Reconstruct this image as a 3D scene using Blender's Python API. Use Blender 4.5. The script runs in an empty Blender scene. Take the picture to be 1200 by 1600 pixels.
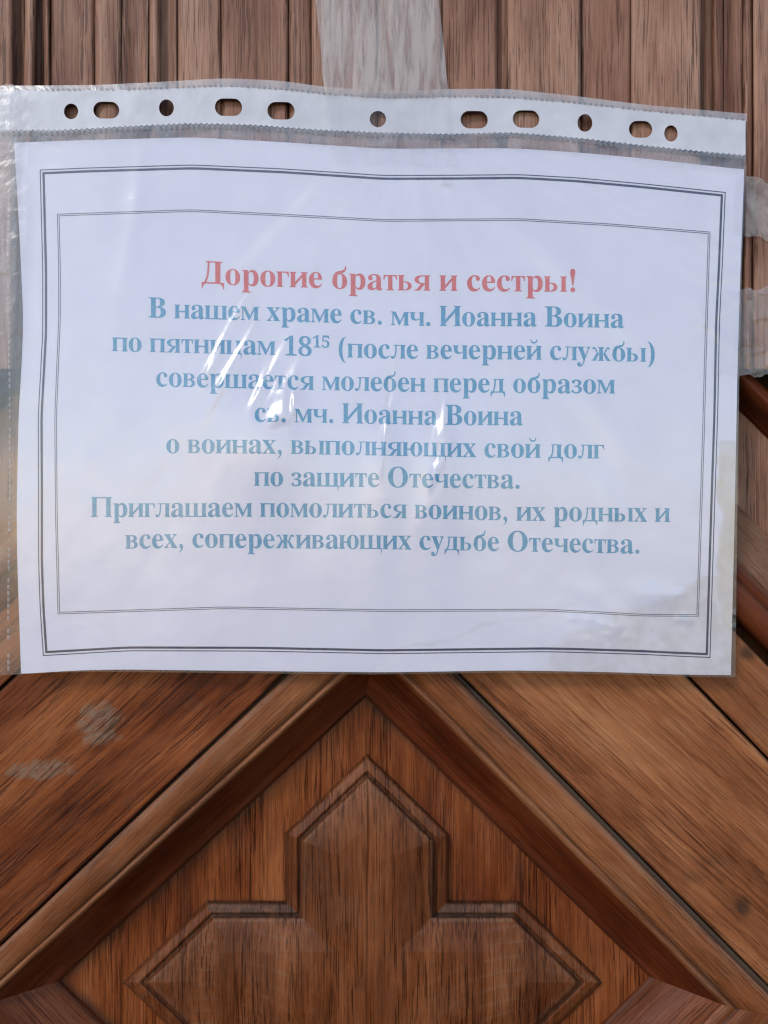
import bpy, bmesh, math, random
import numpy as np
from mathutils import Vector, geometry

# ------------------------------------------------------------------ scene, camera, light
C = bpy.context.scene
R = math.radians
S = 0.000835          # tangent of one photo pixel (photo is 1200 x 1600)
D = 0.340             # camera to the recessed wood panel, metres
ZC = 1.50             # height of the camera above the ground

cam = bpy.data.objects.new('camera', bpy.data.cameras.new('camera'))
C.collection.objects.link(cam)
cam.location = (0, -D, ZC)
cam.rotation_euler = (R(90), 0, 0)
cam.data.sensor_fit = 'VERTICAL'
cam.data.angle = 2 * math.atan(800 * S)
cam.data.clip_start = 0.01
cam.data.clip_end = 500
C.camera = cam

SUN_EL, SUN_AZ = 36.0, -38.0      # degrees; azimuth from straight behind the camera, negative = left
world = bpy.data.worlds.new('World'); C.world = world
world.use_nodes = True
wn = world.node_tree
sky = wn.nodes.new('ShaderNodeTexSky')
sky.sky_type = 'NISHITA'; sky.sun_disc = False
sky.sun_elevation = R(SUN_EL); sky.sun_rotation = R(180 - SUN_AZ)
sky.air_density = 1.0; sky.dust_density = 0.4; sky.ozone_density = 1.0
wn.links.new(sky.outputs[0], wn.nodes['Background'].inputs[0])
wn.nodes['Background'].inputs[1].default_value = 0.11

sun = bpy.data.objects.new('sun', bpy.data.lights.new('sun', 'SUN'))
C.collection.objects.link(sun)
sun.data.energy = 0.55
sun.data.angle = R(10)
sun.data.color = (1.0, 0.95, 0.88)
sd = Vector((math.sin(R(SUN_AZ)) * math.cos(R(SUN_EL)), -math.cos(R(SUN_AZ)) * math.cos(R(SUN_EL)), math.sin(R(SUN_EL))))
sun.rotation_euler = sd.to_track_quat('Z', 'Y').to_euler()
sun.location = (0, -2, 3)

C.view_settings.view_transform = 'Standard'
C.view_settings.look = 'None'
C.view_settings.gamma = 1.0
C.view_settings.use_curve_mapping = False
C.view_settings.exposure = 1.13
C.render.engine = 'CYCLES'
C.cycles.transparent_max_bounces = 16
C.cycles.max_bounces = 8
C.cycles.use_denoising = True
C.cycles.filter_width = 1.25

rng = np.random.RandomState(7)

# ------------------------------------------------------------------ helpers
def W(px, py, h):
    """world points of photo pixels measured on a surface h metres proud of the recessed panel"""
    px, py, h = np.broadcast_arrays(np.asarray(px, float), np.asarray(py, float), np.asarray(h, float))
    f = (D - h) * S
    return np.stack([(px - 600) * f, -h, ZC - (py - 800) * f], -1)

def vnoise(x, y, seed=0):
    """smooth value noise, about -1..1"""
    x = np.asarray(x, float); y = np.asarray(y, float)
    r = np.random.RandomState(seed).rand(256, 256) * 2 - 1
    xi = np.floor(x).astype(int); yi = np.floor(y).astype(int)
    fx = x - xi; fy = y - yi
    fx = fx * fx * (3 - 2 * fx); fy = fy * fy * (3 - 2 * fy)
    g = lambda a, b: r[a % 256, b % 256]
    return (g(xi, yi) * (1 - fx) + g(xi + 1, yi) * fx) * (1 - fy) + (g(xi, yi + 1) * (1 - fx) + g(xi + 1, yi + 1) * fx) * fy

def fnoise(x, y, seed=0, oct=3):
    a, s = 0.0, 1.0
    for k in range(oct):
        a = a + vnoise(np.asarray(x) * 2 ** k, np.asarray(y) * 2 ** k, seed + k) * s
        s *= 0.5
    return a / 1.75

def link(name, me, mat, parent=None):
    o = bpy.data.objects.new(name, me)
    C.collection.objects.link(o)
    if mat: me.materials.append(mat)
    if parent:
        o.parent = parent
        loc = parent.location
        co = np.empty(len(me.vertices) * 3); me.vertices.foreach_get('co', co)
        co = (co.reshape(-1, 3) - np.array(loc)).ravel()
        me.vertices.foreach_set('co', co); me.update()
    return o

def mesh(name, verts, faces, mat, parent=None, smooth=True, attrs=None):
    me = bpy.data.meshes.new(name)
    me.from_pydata([tuple(v) for v in verts], [], [tuple(f) for f in faces])
    if smooth: me.polygons.foreach_set('use_smooth', [True] * len(me.polygons))
    for k, a in (attrs or {}).items():
        at = me.attributes.new(k, 'FLOAT', 'POINT'); at.data.foreach_set('value', np.asarray(a, float).ravel())
    me.update()
    return link(name, me, mat, parent)

def grid(name, P, mat, parent=None, smooth=True, attrs=None, mask=None):
    """P: rows x cols x 3, rows running down the picture; faces towards the camera"""
    n, m = P.shape[:2]
    i, j = np.meshgrid(np.arange(n - 1), np.arange(m - 1), indexing='ij')
    a = i * m + j
    f = np.stack([a, a + m, a + m + 1, a + 1], -1).reshape(-1, 4)
    if mask is not None:
        k = mask[:-1, :-1] & mask[1:, :-1] & mask[:-1, 1:] & mask[1:, 1:]
        f = f[k.ravel()]
    V = P.reshape(-1, 3)
    if mask is not None:
        used = np.unique(f); re = -np.ones(len(V), int); re[used] = np.arange(len(used))
        V = V[used]; f = re[f]
        attrs = {k: np.asarray(v).ravel()[used] for k, v in (attrs or {}).items()}
    return mesh(name, V, f.tolist(), mat, parent, smooth, attrs)

def empty(name, loc, label, cat, group=None):
    o = bpy.data.objects.new(name, None); C.collection.objects.link(o)
    o.location = loc; o.empty_display_size = 0.05
    tag(o, label, cat, group)
    return o

def tag(o, label, cat, group=None):
    o['label'] = label; o['category'] = cat; o['kind'] = 'thing'
    if group: o['group'] = group

# ------------------------------------------------------------------ materials
class NT:
    def __init__(s, name):
        s.m = bpy.data.materials.new(name); s.m.use_nodes = True
        s.t = s.m.node_tree; s.b = s.t.nodes['Principled BSDF']; s.out = s.t.nodes['Material Output']
    def n(s, typ, **kw):
        nd = s.t.nodes.new('ShaderNode' + typ)
        for k, v in kw.items(): setattr(nd, k, v)
        return nd
    def set(s, sock, v):
        if isinstance(v, bpy.types.NodeSocket): s.t.links.new(v, sock)
        elif isinstance(v, (tuple, list)) and len(v) == 3 and sock.type == 'RGBA': sock.default_value = (*v, 1)
        else: sock.default_value = v
    def math(s, op, a, b=0.0, c=None, clamp=False):
        nd = s.n('Math', operation=op, use_clamp=clamp)
        s.set(nd.inputs[0], a); s.set(nd.inputs[1], b)
        if c is not None: s.set(nd.inputs[2], c)
        return nd.outputs[0]
    def vmath(s, op, a, b):
        nd = s.n('VectorMath', operation=op); s.set(nd.inputs[0], a); s.set(nd.inputs[1], b)
        return nd.outputs[0]
    def noise(s, vec, scale, detail=3, rough=0.55, dist=0.0, col=False):
        nd = s.n('TexNoise'); s.set(nd.inputs['Vector'], vec); nd.inputs['Scale'].default_value = scale
        nd.inputs['Detail'].default_value = detail; nd.inputs['Roughness'].default_value = rough
        nd.inputs['Distortion'].default_value = dist
        return nd.outputs['Color' if col else 'Fac']
    def ramp(s, f, a, b, to0=0.0, to1=1.0):
        nd = s.n('MapRange'); s.set(nd.inputs[0], f)
        for i, v in zip((1, 2, 3, 4), (a, b, to0, to1)): s.set(nd.inputs[i], v)
        return nd.outputs[0]
    def mix(s, f, a, b, mode='MIX'):
        nd = s.n('Mix', data_type='RGBA', blend_type=mode)
        s.set(nd.inputs[0], f); s.set(nd.inputs[6], a); s.set(nd.inputs[7], b)
        return nd.outputs[2]
    def attr(s, name):
        return s.n('Attribute', attribute_name=name).outputs['Fac']
    def bump(s, h, strength, dist, normal=None):
        nd = s.n('Bump'); s.set(nd.inputs['Height'], h); nd.inputs['Strength'].default_value = strength
        nd.inputs['Distance'].default_value = dist
        if normal: s.set(nd.inputs['Normal'], normal)
        return nd.outputs[0]

def wood(name, dark, mid, light, ang, seed, rough=0.45, grey=0.25, greycol=(0.22, 0.145, 0.098), pore=0.8, rings=0.0, fine=1.0, coat=0.03):
    """grain runs along direction `ang` degrees from vertical (clockwise in the picture)"""
    q = NT(name)
    tc = q.n('TexCoord').outputs['Object']
    rot = q.n('VectorRotate', rotation_type='Y_AXIS'); q.set(rot.inputs['Vector'], tc); rot.inputs['Angle'].default_value = R(-ang)
    p = q.vmath('ADD', rot.outputs[0], (seed * 0.317, seed * 0.113, seed * 0.271))
    # slow wander of the grain
    wob = q.noise(q.vmath('MULTIPLY', p, (22, 22, 5)), 1.0, 2, 0.5, col=True)
    wob = q.vmath('MULTIPLY', q.vmath('SUBTRACT', wob, (0.5, 0.5, 0.5)), (0.007, 0.0, 0.0))
    p = q.vmath('ADD', p, wob)
    streak = q.noise(q.vmath('MULTIPLY', p, (380, 120, 5)), 1.0, 5, 0.65)
    fin = q.noise(q.vmath('MULTIPLY', p, (2200 * fine, 300, 30)), 1.0, 6, 0.75)
    por = q.noise(q.vmath('MULTIPLY', p, (2100 * fine, 260, 42)), 1.0, 3, 0.6)
    blotch = q.noise(q.vmath('MULTIPLY', p, (48, 48, 12)), 1.0, 6, 0.65)
    poreg = q.ramp(q.noise(q.vmath('MULTIPLY', p, (110, 60, 12)), 1.0, 3), 0.36, 0.60)
    poremask = q.math('MULTIPLY', q.ramp(por, 0.55, 0.59), q.math('MULTIPLY_ADD', poreg, 0.75, 0.25))
    g = q.math('ADD', q.math('MULTIPLY', q.ramp(streak, 0.25, 0.75), 0.27), q.math('MULTIPLY', q.ramp(fin, 0.30, 0.70), 0.44))
    g = q.math('ADD', q.math('ADD', g, 0.15), q.math('MULTIPLY', q.math('SUBTRACT', blotch, 0.5), 1.7), clamp=True)
    cr = q.n('ValToRGB')
    cr.color_ramp.elements[0].position = 0.08; cr.color_ramp.elements[0].color = (*dark, 1)
    cr.color_ramp.elements[1].position = 0.95; cr.color_ramp.elements[1].color = (*light, 1)
    e = cr.color_ramp.elements.new(0.5); e.color = (*mid, 1)
    q.set(cr.inputs[0], g)
    col = cr.outputs[0]
    if rings:
        sp = q.n('SeparateXYZ'); q.set(sp.inputs[0], q.vmath('ADD', tc, q.vmath('MULTIPLY', wob, (0.6, 0, 0.6))))
        ax = q.math('SUBTRACT', q.math('ABSOLUTE', q.math('ADD', sp.outputs[0], 0.008)), 0.066)
        cb = q.n('CombineXYZ'); q.set(cb.inputs[0], ax); q.set(cb.inputs[1], 0.0); q.set(cb.inputs[2], q.math('MULTIPLY', q.math('SUBTRACT', sp.outputs[2], 0.272), 1.5))
        wv = q.n('TexWave', wave_type='RINGS', rings_direction='Y')
        q.set(wv.inputs['Vector'], cb.outputs[0])
        wv.inputs['Scale'].default_value = 36; wv.inputs['Distortion'].default_value = 2.2
        wv.inputs['Detail'].default_value = 2; wv.inputs['Detail Scale'].default_value = 0.9
        r1 = q.math('MULTIPLY', q.ramp(wv.outputs['Fac'], 0.80, 1.0), q.math('MULTIPLY', q.ramp(blotch, 0.40, 0.66), q.ramp(q.math('ABSOLUTE', q.math('ADD', sp.outputs[0], 0.008)), 0.018, 0.042, 0.12, 1.0)))
        col = q.mix(q.math('MULTIPLY', r1, rings), col, greycol)
    # dusty, worn grey patches caught in the grain
    gp = q.noise(q.vmath('MULTIPLY', p, (130, 130, 45)), 1.0, 5, 0.62)
    gm = q.math('MULTIPLY', q.ramp(gp, 0.48, 0.75), q.ramp(fin, 0.3, 0.65))
    col = q.mix(q.math('MULTIPLY', gm, grey), col, greycol)
    wear = q.attr('wear')
    wr = q.math('MULTIPLY', wear, q.ramp(q.noise(q.vmath('MULTIPLY', p, (900, 400, 260)), 1.0, 3, 0.7), 0.28, 0.62))
    col = q.mix(wr, col, greycol)
    dirt = q.attr('dirt')
    col = q.mix(q.math('MULTIPLY', dirt, q.ramp(gp, 0.25, 0.6, 0.55, 1.0)), col, (0.030, 0.020, 0.015))
    stain = q.attr('redstain_shade')  # red tint: boards' own stain, and shade painted into the frame coves
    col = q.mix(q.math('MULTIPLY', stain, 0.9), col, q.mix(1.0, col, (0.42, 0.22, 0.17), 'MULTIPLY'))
    col = q.mix(q.math('MULTIPLY', poremask, pore), col, q.mix(1.0, col, (0.22, 0.17, 0.15), 'MULTIPLY'))
    q.set(q.b.inputs['Base Color'], col)
    rr = q.math('ADD', q.ramp(gp, 0.3, 0.7, rough - 0.12, rough + 0.14), q.math('MULTIPLY', wr, 0.25), clamp=True)
    q.set(q.b.inputs['Roughness'], rr)
    q.b.inputs['Specular IOR Level'].default_value = 0.15
    q.b.inputs['Coat Weight'].default_value = coat
    q.b.inputs['Coat Roughness'].default_value = 0.3
    hgt = q.math('ADD', q.math('MULTIPLY', fin, 0.5), q.math('MULTIPLY', streak, 0.8))
    hgt = q.math('SUBTRACT', hgt, q.math('MULTIPLY', poremask, 0.9))
    q.set(q.b.inputs['Normal'], q.bump(hgt, 0.55, 0.00028))
    return q.m

def plain(name, col, rough=0.6, spec=0.3):
    q = NT(name)
    v = q.noise(q.n('TexCoord').outputs['Object'], 900, 3)
    q.set(q.b.inputs['Base Color'], q.mix(q.ramp(v, 0.3, 0.7), tuple(c * 0.85 for c in col), tuple(min(1, c * 1.12) for c in col)))
    q.b.inputs['Roughness'].default_value = rough
    q.b.inputs['Specular IOR Level'].default_value = spec
    return q.m

def film(name, haze=0.05, hazecol=(0.8, 0.82, 0.86), rough=0.16, refl=1.0, patch=None, seed=0, bump=0.0, patchscale=(70, 70, 25), pr=(0.36, 0.66)):
    """thin clear plastic: transparent sheet, Fresnel reflection, a little milky scatter; `patch` = extra milky adhesion blotches"""
    q = NT(name)
    tc = q.vmath('ADD', q.n('TexCoord').outputs['Object'], (seed * 0.37, seed * 0.21, seed * 0.53))
    nrm = None
    if bump:
        hh = q.noise(q.vmath('MULTIPLY', tc, (60, 60, 60)), 1.0, 4, 0.6, 0.6)
        nrm = q.bump(hh, bump, 0.004)
    tr = q.n('BsdfTransparent'); tr.inputs[0].default_value = (0.97, 0.97, 0.975, 1)
    gl = q.n('BsdfGlossy'); gl.inputs['Roughness'].default_value = rough; gl.inputs[0].default_value = (1, 1, 1, 1)
    df = q.n('BsdfDiffuse'); df.inputs[0].default_value = (*hazecol, 1)
    tl = q.n('BsdfTranslucent'); tl.inputs[0].default_value = (*hazecol, 1)
    if nrm:
        q.set(gl.inputs['Normal'], nrm)
    ge = q.n('NewGeometry')
    dp = q.n('VectorMath', operation='DOT_PRODUCT'); q.set(dp.inputs[0], nrm or ge.outputs['Normal']); q.set(dp.inputs[1], ge.outputs['Incoming'])
    k = q.math('SUBTRACT', 1.0, q.math('ABSOLUTE', dp.outputs['Value']), clamp=True)
    f = q.math('MULTIPLY', q.math('MULTIPLY_ADD', q.math('POWER', k, 5.0), 0.92, 0.045), 1.5 * refl, clamp=True)
    hz = haze
    if patch:
        pn = q.noise(q.vmath('MULTIPLY', tc, patchscale), 1.0, 5, 0.62, 0.4)
        hz = q.math('ADD', haze, q.math('MULTIPLY', q.ramp(pn, *pr), patch), clamp=True)
        f = q.math('MULTIPLY', f, q.math('SUBTRACT', 1.0, q.math('MULTIPLY', q.attr('clear'), 0.7 if seed > 10 else 0.0)))
        hz = q.math('MAXIMUM', q.math('MULTIPLY', hz, q.math('SUBTRACT', 1.0, q.math('MULTIPLY', q.attr('clear'), 0.97))), 0.0 if seed > 10 else haze)
    sc = q.n('MixShader'); sc.inputs[0].default_value = 0.35
    q.set(sc.inputs[1], df.outputs[0]); q.set(sc.inputs[2], tl.outputs[0])
    g2 = q.n('BsdfGlossy'); g2.inputs['Roughness'].default_value = rough + 0.20; g2.inputs[0].default_value = (1, 1, 1, 1)
    if nrm: q.set(g2.inputs['Normal'], nrm)
    gm = q.n('MixShader'); gm.inputs[0].default_value = 0.28; q.set(gm.inputs[1], gl.outputs[0]); q.set(gm.inputs[2], g2.outputs[0])
    m1 = q.n('MixShader'); q.set(m1.inputs[0], hz); q.set(m1.inputs[1], tr.outputs[0]); q.set(m1.inputs[2], sc.outputs[0])
    m2 = q.n('MixShader'); q.set(m2.inputs[0], f); q.set(m2.inputs[1], m1.outputs[0]); q.set(m2.inputs[2], gm.outputs[0])
    q.t.links.new(m2.outputs[0], q.out.inputs[0])
    return q.m

# ------------------------------------------------------------------ the carved wooden door
door = empty('wooden_door', (0, 0, ZC - 0.5), 'old varnished brown door with diamond mouldings and a carved cross under the notice', 'door')

BR = dict(dark=(0.060, 0.0110, 0.0030), mid=(0.185, 0.047, 0.0135), light=(0.33, 0.108, 0.036))
TAN = dict(dark=(0.085, 0.024, 0.0080), mid=(0.220, 0.072, 0.0265), light=(0.36, 0.150, 0.064))
TOP = dict(dark=(0.140, 0.058, 0.036), mid=(0.315, 0.162, 0.105), light=(0.47, 0.275, 0.190))
DRK = dict(dark=(0.040, 0.012, 0.006), mid=(0.115, 0.035, 0.015), light=(0.21, 0.075, 0.032))

M_panel = wood('panel_wood', **BR, ang=0, seed=1, grey=0.12, pore=0.9, fine=0.7)
M_cross = wood('cross_wood', dark=(0.056, 0.0135, 0.004), mid=(0.155, 0.044, 0.0140), light=(0.28, 0.098, 0.037), ang=0, seed=2, grey=0.10, pore=0.85, rings=0.30, fine=0.75)
M_ul = wood('moulding_wood_rising', **TAN, ang=45, seed=3, grey=0.45, pore=0.6)
M_ur = wood('moulding_wood_falling', **TAN, ang=-45, seed=4, grey=0.35, pore=0.6)
M_bl = wood('board_wood_rising', **BR, ang=47, seed=5, grey=0.10, pore=0.8, fine=0.65)
M_br = wood('board_wood_falling', dark=(0.100, 0.026, 0.0080), mid=(0.272, 0.094, 0.0365), light=(0.44, 0.190, 0.083), ang=-47, seed=6, grey=0.12, pore=0.6, fine=0.65)
M_top = wood('upright_board_wood', **TOP, ang=0, seed=8, grey=0.30, pore=0.75, fine=0.75, greycol=(0.36, 0.31, 0.28))
M_gap = plain('groove_dirt', (0.035, 0.026, 0.020), 0.9, 0.1)
M_dust = plain('groove_dust', (0.088, 0.062, 0.046), 0.95, 0.1)

def L(a, b, t):
    return np.asarray(a, float) * (1 - t) + np.asarray(b, float) * t

def loft(name, prof, mat, s_res=160, extra=None, seed=0, attrs=None):
    """prof: list of (end A px, end B px, height); ruled surface through them, rows running along A to B"""
    s = np.linspace(0, 1, s_res)[None, :]
    rows = []
    for (A, B, h) in prof:
        px = A[0] * (1 - s) + B[0] * s; py = A[1] * (1 - s) + B[1] * s
        w = 0.00018 * vnoise(px / 60.0, py / 60.0, seed) + 0.00012 * vnoise(px / 14.0, py / 14.0, seed + 3)
        rows.append(W(px, py, h + w)[0])
    P = np.stack(rows, 0)
    at = {}
    for k, fn in (attrs or {}).items():
        at[k] = np.stack([np.broadcast_to(fn(i / (len(prof) - 1.0), s, prof[i]), s.shape)[0] for i in range(len(prof))], 0)
    # faces must look at the camera: flip rows when the loft runs the other way
    e1 = P[-1, 0] - P[0, 0]; e2 = P[0, -1] - P[0, 0]
    if np.cross(e1, e2)[1] > 0:
        P = P[:, ::-1]; at = {k: v[:, ::-1] for k, v in at.items()}
    return grid(name, P, mat, door, attrs=at)

# --- backing behind every groove
bk = W(np.array([[-900, 2100], [-900, 2100]]), np.array([[-700, -700], [2500, 2500]]), -0.004)
grid('backing_board', bk, M_gap, door, smooth=False)

# --- recessed diamond panel with vertical grain and shrinkage cracks
cracks = [(193, 1478, 2600, 1.3), (575, 1080, 2600, 1.2), (926, 1532, 2600, 1.2), (362, 1500, 2600, 0.5), (778, 1560, 2600, 0.4)]
px, py = np.meshgrid(np.arange(-120, 1340, 2.5), np.arange(980, 2160, 6.0))
h = 0.0002 * vnoise(px / 80, py / 160, 5)
for (cx, y0, y1, a) in cracks:
    cxx = cx + 2.0 * vnoise(py / 90.0, py * 0 + cx, 9)
    h = h - 0.0011 * a * np.exp(-((px - cxx) / 1.9) ** 2) * np.clip((py - y0) / 25, 0, 1)
edge = (np.abs(px - 568) / 470 + np.abs(py - 1530) / 440)
pd = np.clip((edge - 0.955) / 0.045, 0, 1)
grid('recessed_panel', W(px, py, h), M_panel, door, attrs={'dirt': 0.75 * pd ** 2, 'redstain_shade': np.clip(0.15 + 0.5 * fnoise(px / 90, py / 200, 61), 0, 0.4)})

# --- carved cross: house-ended arms, bevelled in two steps
px, py = np.meshgrid(np.arange(180, 945, 1.8), np.arange(1168, 1900, 1.8))
cx0, cy0 = 575.5, 1535.0
def bar(a, b, half, tip, side):
    """signed distance inside a bar with two roof-shaped ends (convex, six sides)"""
    sl = np.array([half, tip - side]); sl = sl / np.hypot(*sl)
    return np.minimum(half - np.abs(b), ((tip - np.abs(a)) * sl[0] - np.abs(b) * sl[1]))
dv = bar(py - cy0, px - 573.5, 128.0, 357.0, 233.0)
dh = bar(px - 567.0, py - cy0, 127.5, 375.0, 244.0)
d = np.where(py > 1380, np.maximum(dv, dh), dv)
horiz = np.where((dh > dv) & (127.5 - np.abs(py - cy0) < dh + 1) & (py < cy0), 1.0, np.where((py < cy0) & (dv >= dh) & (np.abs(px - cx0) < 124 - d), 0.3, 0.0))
d = d + 0.5 * vnoise(px / 24, py / 24, 31) + 0.35 * vnoise(px / 7, py / 7, 32)
prof_d = [-40, -3.0, -0.5, 2.0, 5.0, 18.0, 21.0, 24.0, 26.5, 30.0, 50, 80, 110, 127, 300]
prof_h = [-1.5, -1.2, -0.6, 1.9, 3.6, 5.0, 3.8, 4.0, 7.0, 7.7, 9.3, 10.9, 11.5, 11.6, 11.6]
h = np.interp(d, prof_d, prof_h) * 0.00118 + 0.00012 * vnoise(px / 30, py / 60, 33) * (d > 3)
for (cx, y0, y1, a) in [(575, 1180, 2600, 1.1), (367, 1440, 2600, 0.8), (442, 1540, 2600, 0.4), (713, 1480, 2600, 0.6), (805, 1500, 2600, 0.4)]:
    h = h - 0.0010 * a * np.exp(-((px - cx - 1.5 * vnoise(py / 70.0, py * 0 + cx, 9)) / 1.7) ** 2) * np.clip((py - y0) / 25, 0, 1) * (d > 2)
groove = np.exp(-((d - 22.5) / 2.6) ** 2) + np.exp(-((d - 0.0) / 2.6) ** 2)
rim = np.exp(-((d - 29) / 3.0) ** 2)
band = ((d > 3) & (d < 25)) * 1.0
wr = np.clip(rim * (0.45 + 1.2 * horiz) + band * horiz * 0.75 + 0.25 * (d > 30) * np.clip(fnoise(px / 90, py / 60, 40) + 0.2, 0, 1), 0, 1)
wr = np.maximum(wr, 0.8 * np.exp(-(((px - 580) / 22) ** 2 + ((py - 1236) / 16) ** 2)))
grid('carved_cross', W(px, py, h), M_cross, door, mask=(d > -2.4),
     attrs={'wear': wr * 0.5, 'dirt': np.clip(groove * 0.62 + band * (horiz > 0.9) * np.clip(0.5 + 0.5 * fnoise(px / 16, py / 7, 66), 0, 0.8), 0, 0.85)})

# --- diamond frame: flat fillet, bead, deep cove; four mitred lengths
G = dict(top=(584, 927), left=(-132, 1604), right=(1240, 1592), bot=(575, 2270))
K = dict(top=(586, 1008), left=(-45, 1577), right=(1143, 1575), bot=(572, 2140))
I = dict(top=(571, 1090), left=(95, 1532), right=(1012, 1525), bot=(560, 1975))

def frame_side(name, a, b, mat, seed, dusty=0.0):
    pr = []
    def add(t, h):
        if t <= 0.5: A, B = L(G[a], K[a], t * 2), L(G[b], K[b], t * 2)
        else: A, B = L(K[a], I[a], t * 2 - 1), L(K[b], I[b], t * 2 - 1)
        pr.append((tuple(A), tuple(B), h * 0.001))
    for t, h in [(-0.01, 9.5), (0.0, 16), (0.012, 19.2), (0.035, 20.2), (0.10, 20.6), (0.2, 20.7), (0.3, 20.6), (0.39, 20.2), (0.43, 19.3), (0.45, 18.2), (0.465, 18.1), (0.485, 19.2), (0.51, 19.5), (0.54, 18.8), (0.57, 16.9), (0.64, 13.2),
                 (0.72, 9.6), (0.80, 6.4), (0.88, 3.6), (0.94, 2.3), (0.965, 2.2), (0.985, 1.2), (1.0, -0.6), (1.01, -1.5)]:
        add(t, h)
    ts = [-0.01, 0, .012, .035, .10, .2, .3, .39, .43, .45, .465, .485, .51, .54, .57, .64, .72, .80, .88, .94, .965, .985, 1, 1.01]
    N = len(ts) - 1
    def dirt(u, s, p):
        t = np.interp(u * N, range(N + 1), ts)
        return 0.8 * math.exp(-((t - 0.452) / 0.014) ** 2) + 0.55 * math.exp(-((t - 0.97) / 0.02) ** 2) + (0.7 if t < 0.005 else 0)
    def wear(u, s, p):
        t = np.interp(u * N, range(N + 1), ts)
        return 0.5 * math.exp(-((t - 0.03) / 0.03) ** 2) + 0.35 * math.exp(-((t - 0.51) / 0.02) ** 2) + dusty * (0.58 < t < 0.97)
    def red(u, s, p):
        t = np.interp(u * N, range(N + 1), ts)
        return (1.0 if a == 'top' else 0.8) if 0.54 < t else (0.0 if a == 'top' else 0.4)  # cove shade painted as a dark red tint; lower lengths tinted throughout
    return loft(name, pr, mat, 220, seed=seed, attrs={'dirt': dirt, 'wear': wear, 'redstain_shade': red})

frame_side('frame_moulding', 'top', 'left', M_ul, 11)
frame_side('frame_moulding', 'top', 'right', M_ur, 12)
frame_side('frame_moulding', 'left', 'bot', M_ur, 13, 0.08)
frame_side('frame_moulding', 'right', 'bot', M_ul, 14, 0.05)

# --- broad diagonal boards outside the frame
scuffs = [(155, 1130, 32, 36, 0.9), (62, 1203, 48, 15, 0.85), (300, 1100, 20, 9, 0.2)]
def board(name, A0, B0, A1, B1, h, mat, seed, rows=90, scuff=(), knot=(), edge_dirt=0.8, s_res=200):
    pr = []
    ts = [-0.006, 0.0, 0.006] + list(np.linspace(0.015, 0.985, rows)) + [0.994, 1.0, 1.006]
    for i, t in enumerate(ts):
        hh = h
        if i in (0, len(ts) - 1): hh = h - 0.010
        elif i in (1, len(ts) - 2): hh = h - 0.0012
        elif i in (2, len(ts) - 3): hh = h - 0.0003
        pr.append((tuple(L(A0, A1, t)), tuple(L(B0, B1, t)), hh))
    def xy(s, p): return p[0][0] * (1 - s) + p[1][0] * s, p[0][1] * (1 - s) + p[1][1] * s
    def wear(u, s, p):
        x, y = xy(s, p); w = 0 * x
        for (cx, cy, rx, ry, a) in scuff:
            r = ((x - cx) / rx) ** 2 + ((y - cy) / ry) ** 2 + 0.9 * fnoise(x / 11, y / 11, 3)
            w = np.maximum(w, a * np.clip((1.15 - r) * 3.0, 0, 1))
        return w
    def dirt(u, s, p):
        x, y = xy(s, p); k = u * (len(ts) - 1)
        t = ts[int(round(k))]
        w = 0 * x + edge_dirt * (math.exp(-(t / 0.012) ** 2) + math.exp(-((1 - t) / 0.012) ** 2))
        for (cx, cy, rx, ry, a) in knot:
            r = ((x - cx) / rx) ** 2 + ((y - cy) / ry) ** 2 + 0.4 * fnoise(x / 6, y / 6, 4)
            w = np.maximum(w, a * np.clip(1.4 - r, 0, 1))
        return np.clip(w, 0, 0.95)
    def red(u, s, p):
        x, y = xy(s, p)
        return np.clip(0.05 + 0.7 * fnoise(x / 170, y / 120, seed), 0, 0.45)
    return loft(name, pr, mat, s_res, seed=seed, attrs={'wear': wear, 'dirt': dirt, 'redstain_shade': red})

# dust packed in the joint between the frame and the broad boards
for (A0, B0, A1, B1, hh, w0, w1) in [((584, 920), (-300, 1766), (582, 932), (-300, 1778), 0.0135, 0, 0), ((584, 921), (1560, 1905), (584, 934), (1560, 1930), 0.0158, 0, 0)]:
    loft('joint_dust', [(A0, B0, hh), (tuple(L(A0, A1, .5)), tuple(L(B0, B1, .5)), hh - 0.0004), (A1, B1, hh)], M_dust, 200, seed=41)
# left and right broad boards (gap line up to the far groove)
board('diagonal_board', (580, 924), (-420, 1876), (577, 545), (-420, 1466), 0.0168, M_bl, 21, scuff=scuffs)
board('diagonal_board', (588, 921), (1560, 1903), (577, 545), (1560, 1560), 0.0175, M_br, 22,
      knot=[(1161, 1415, 13, 16, 0.75), (1085, 1370, 26, 9, 0.3), (1120, 1345, 30, 8, 0.25)])
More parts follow.
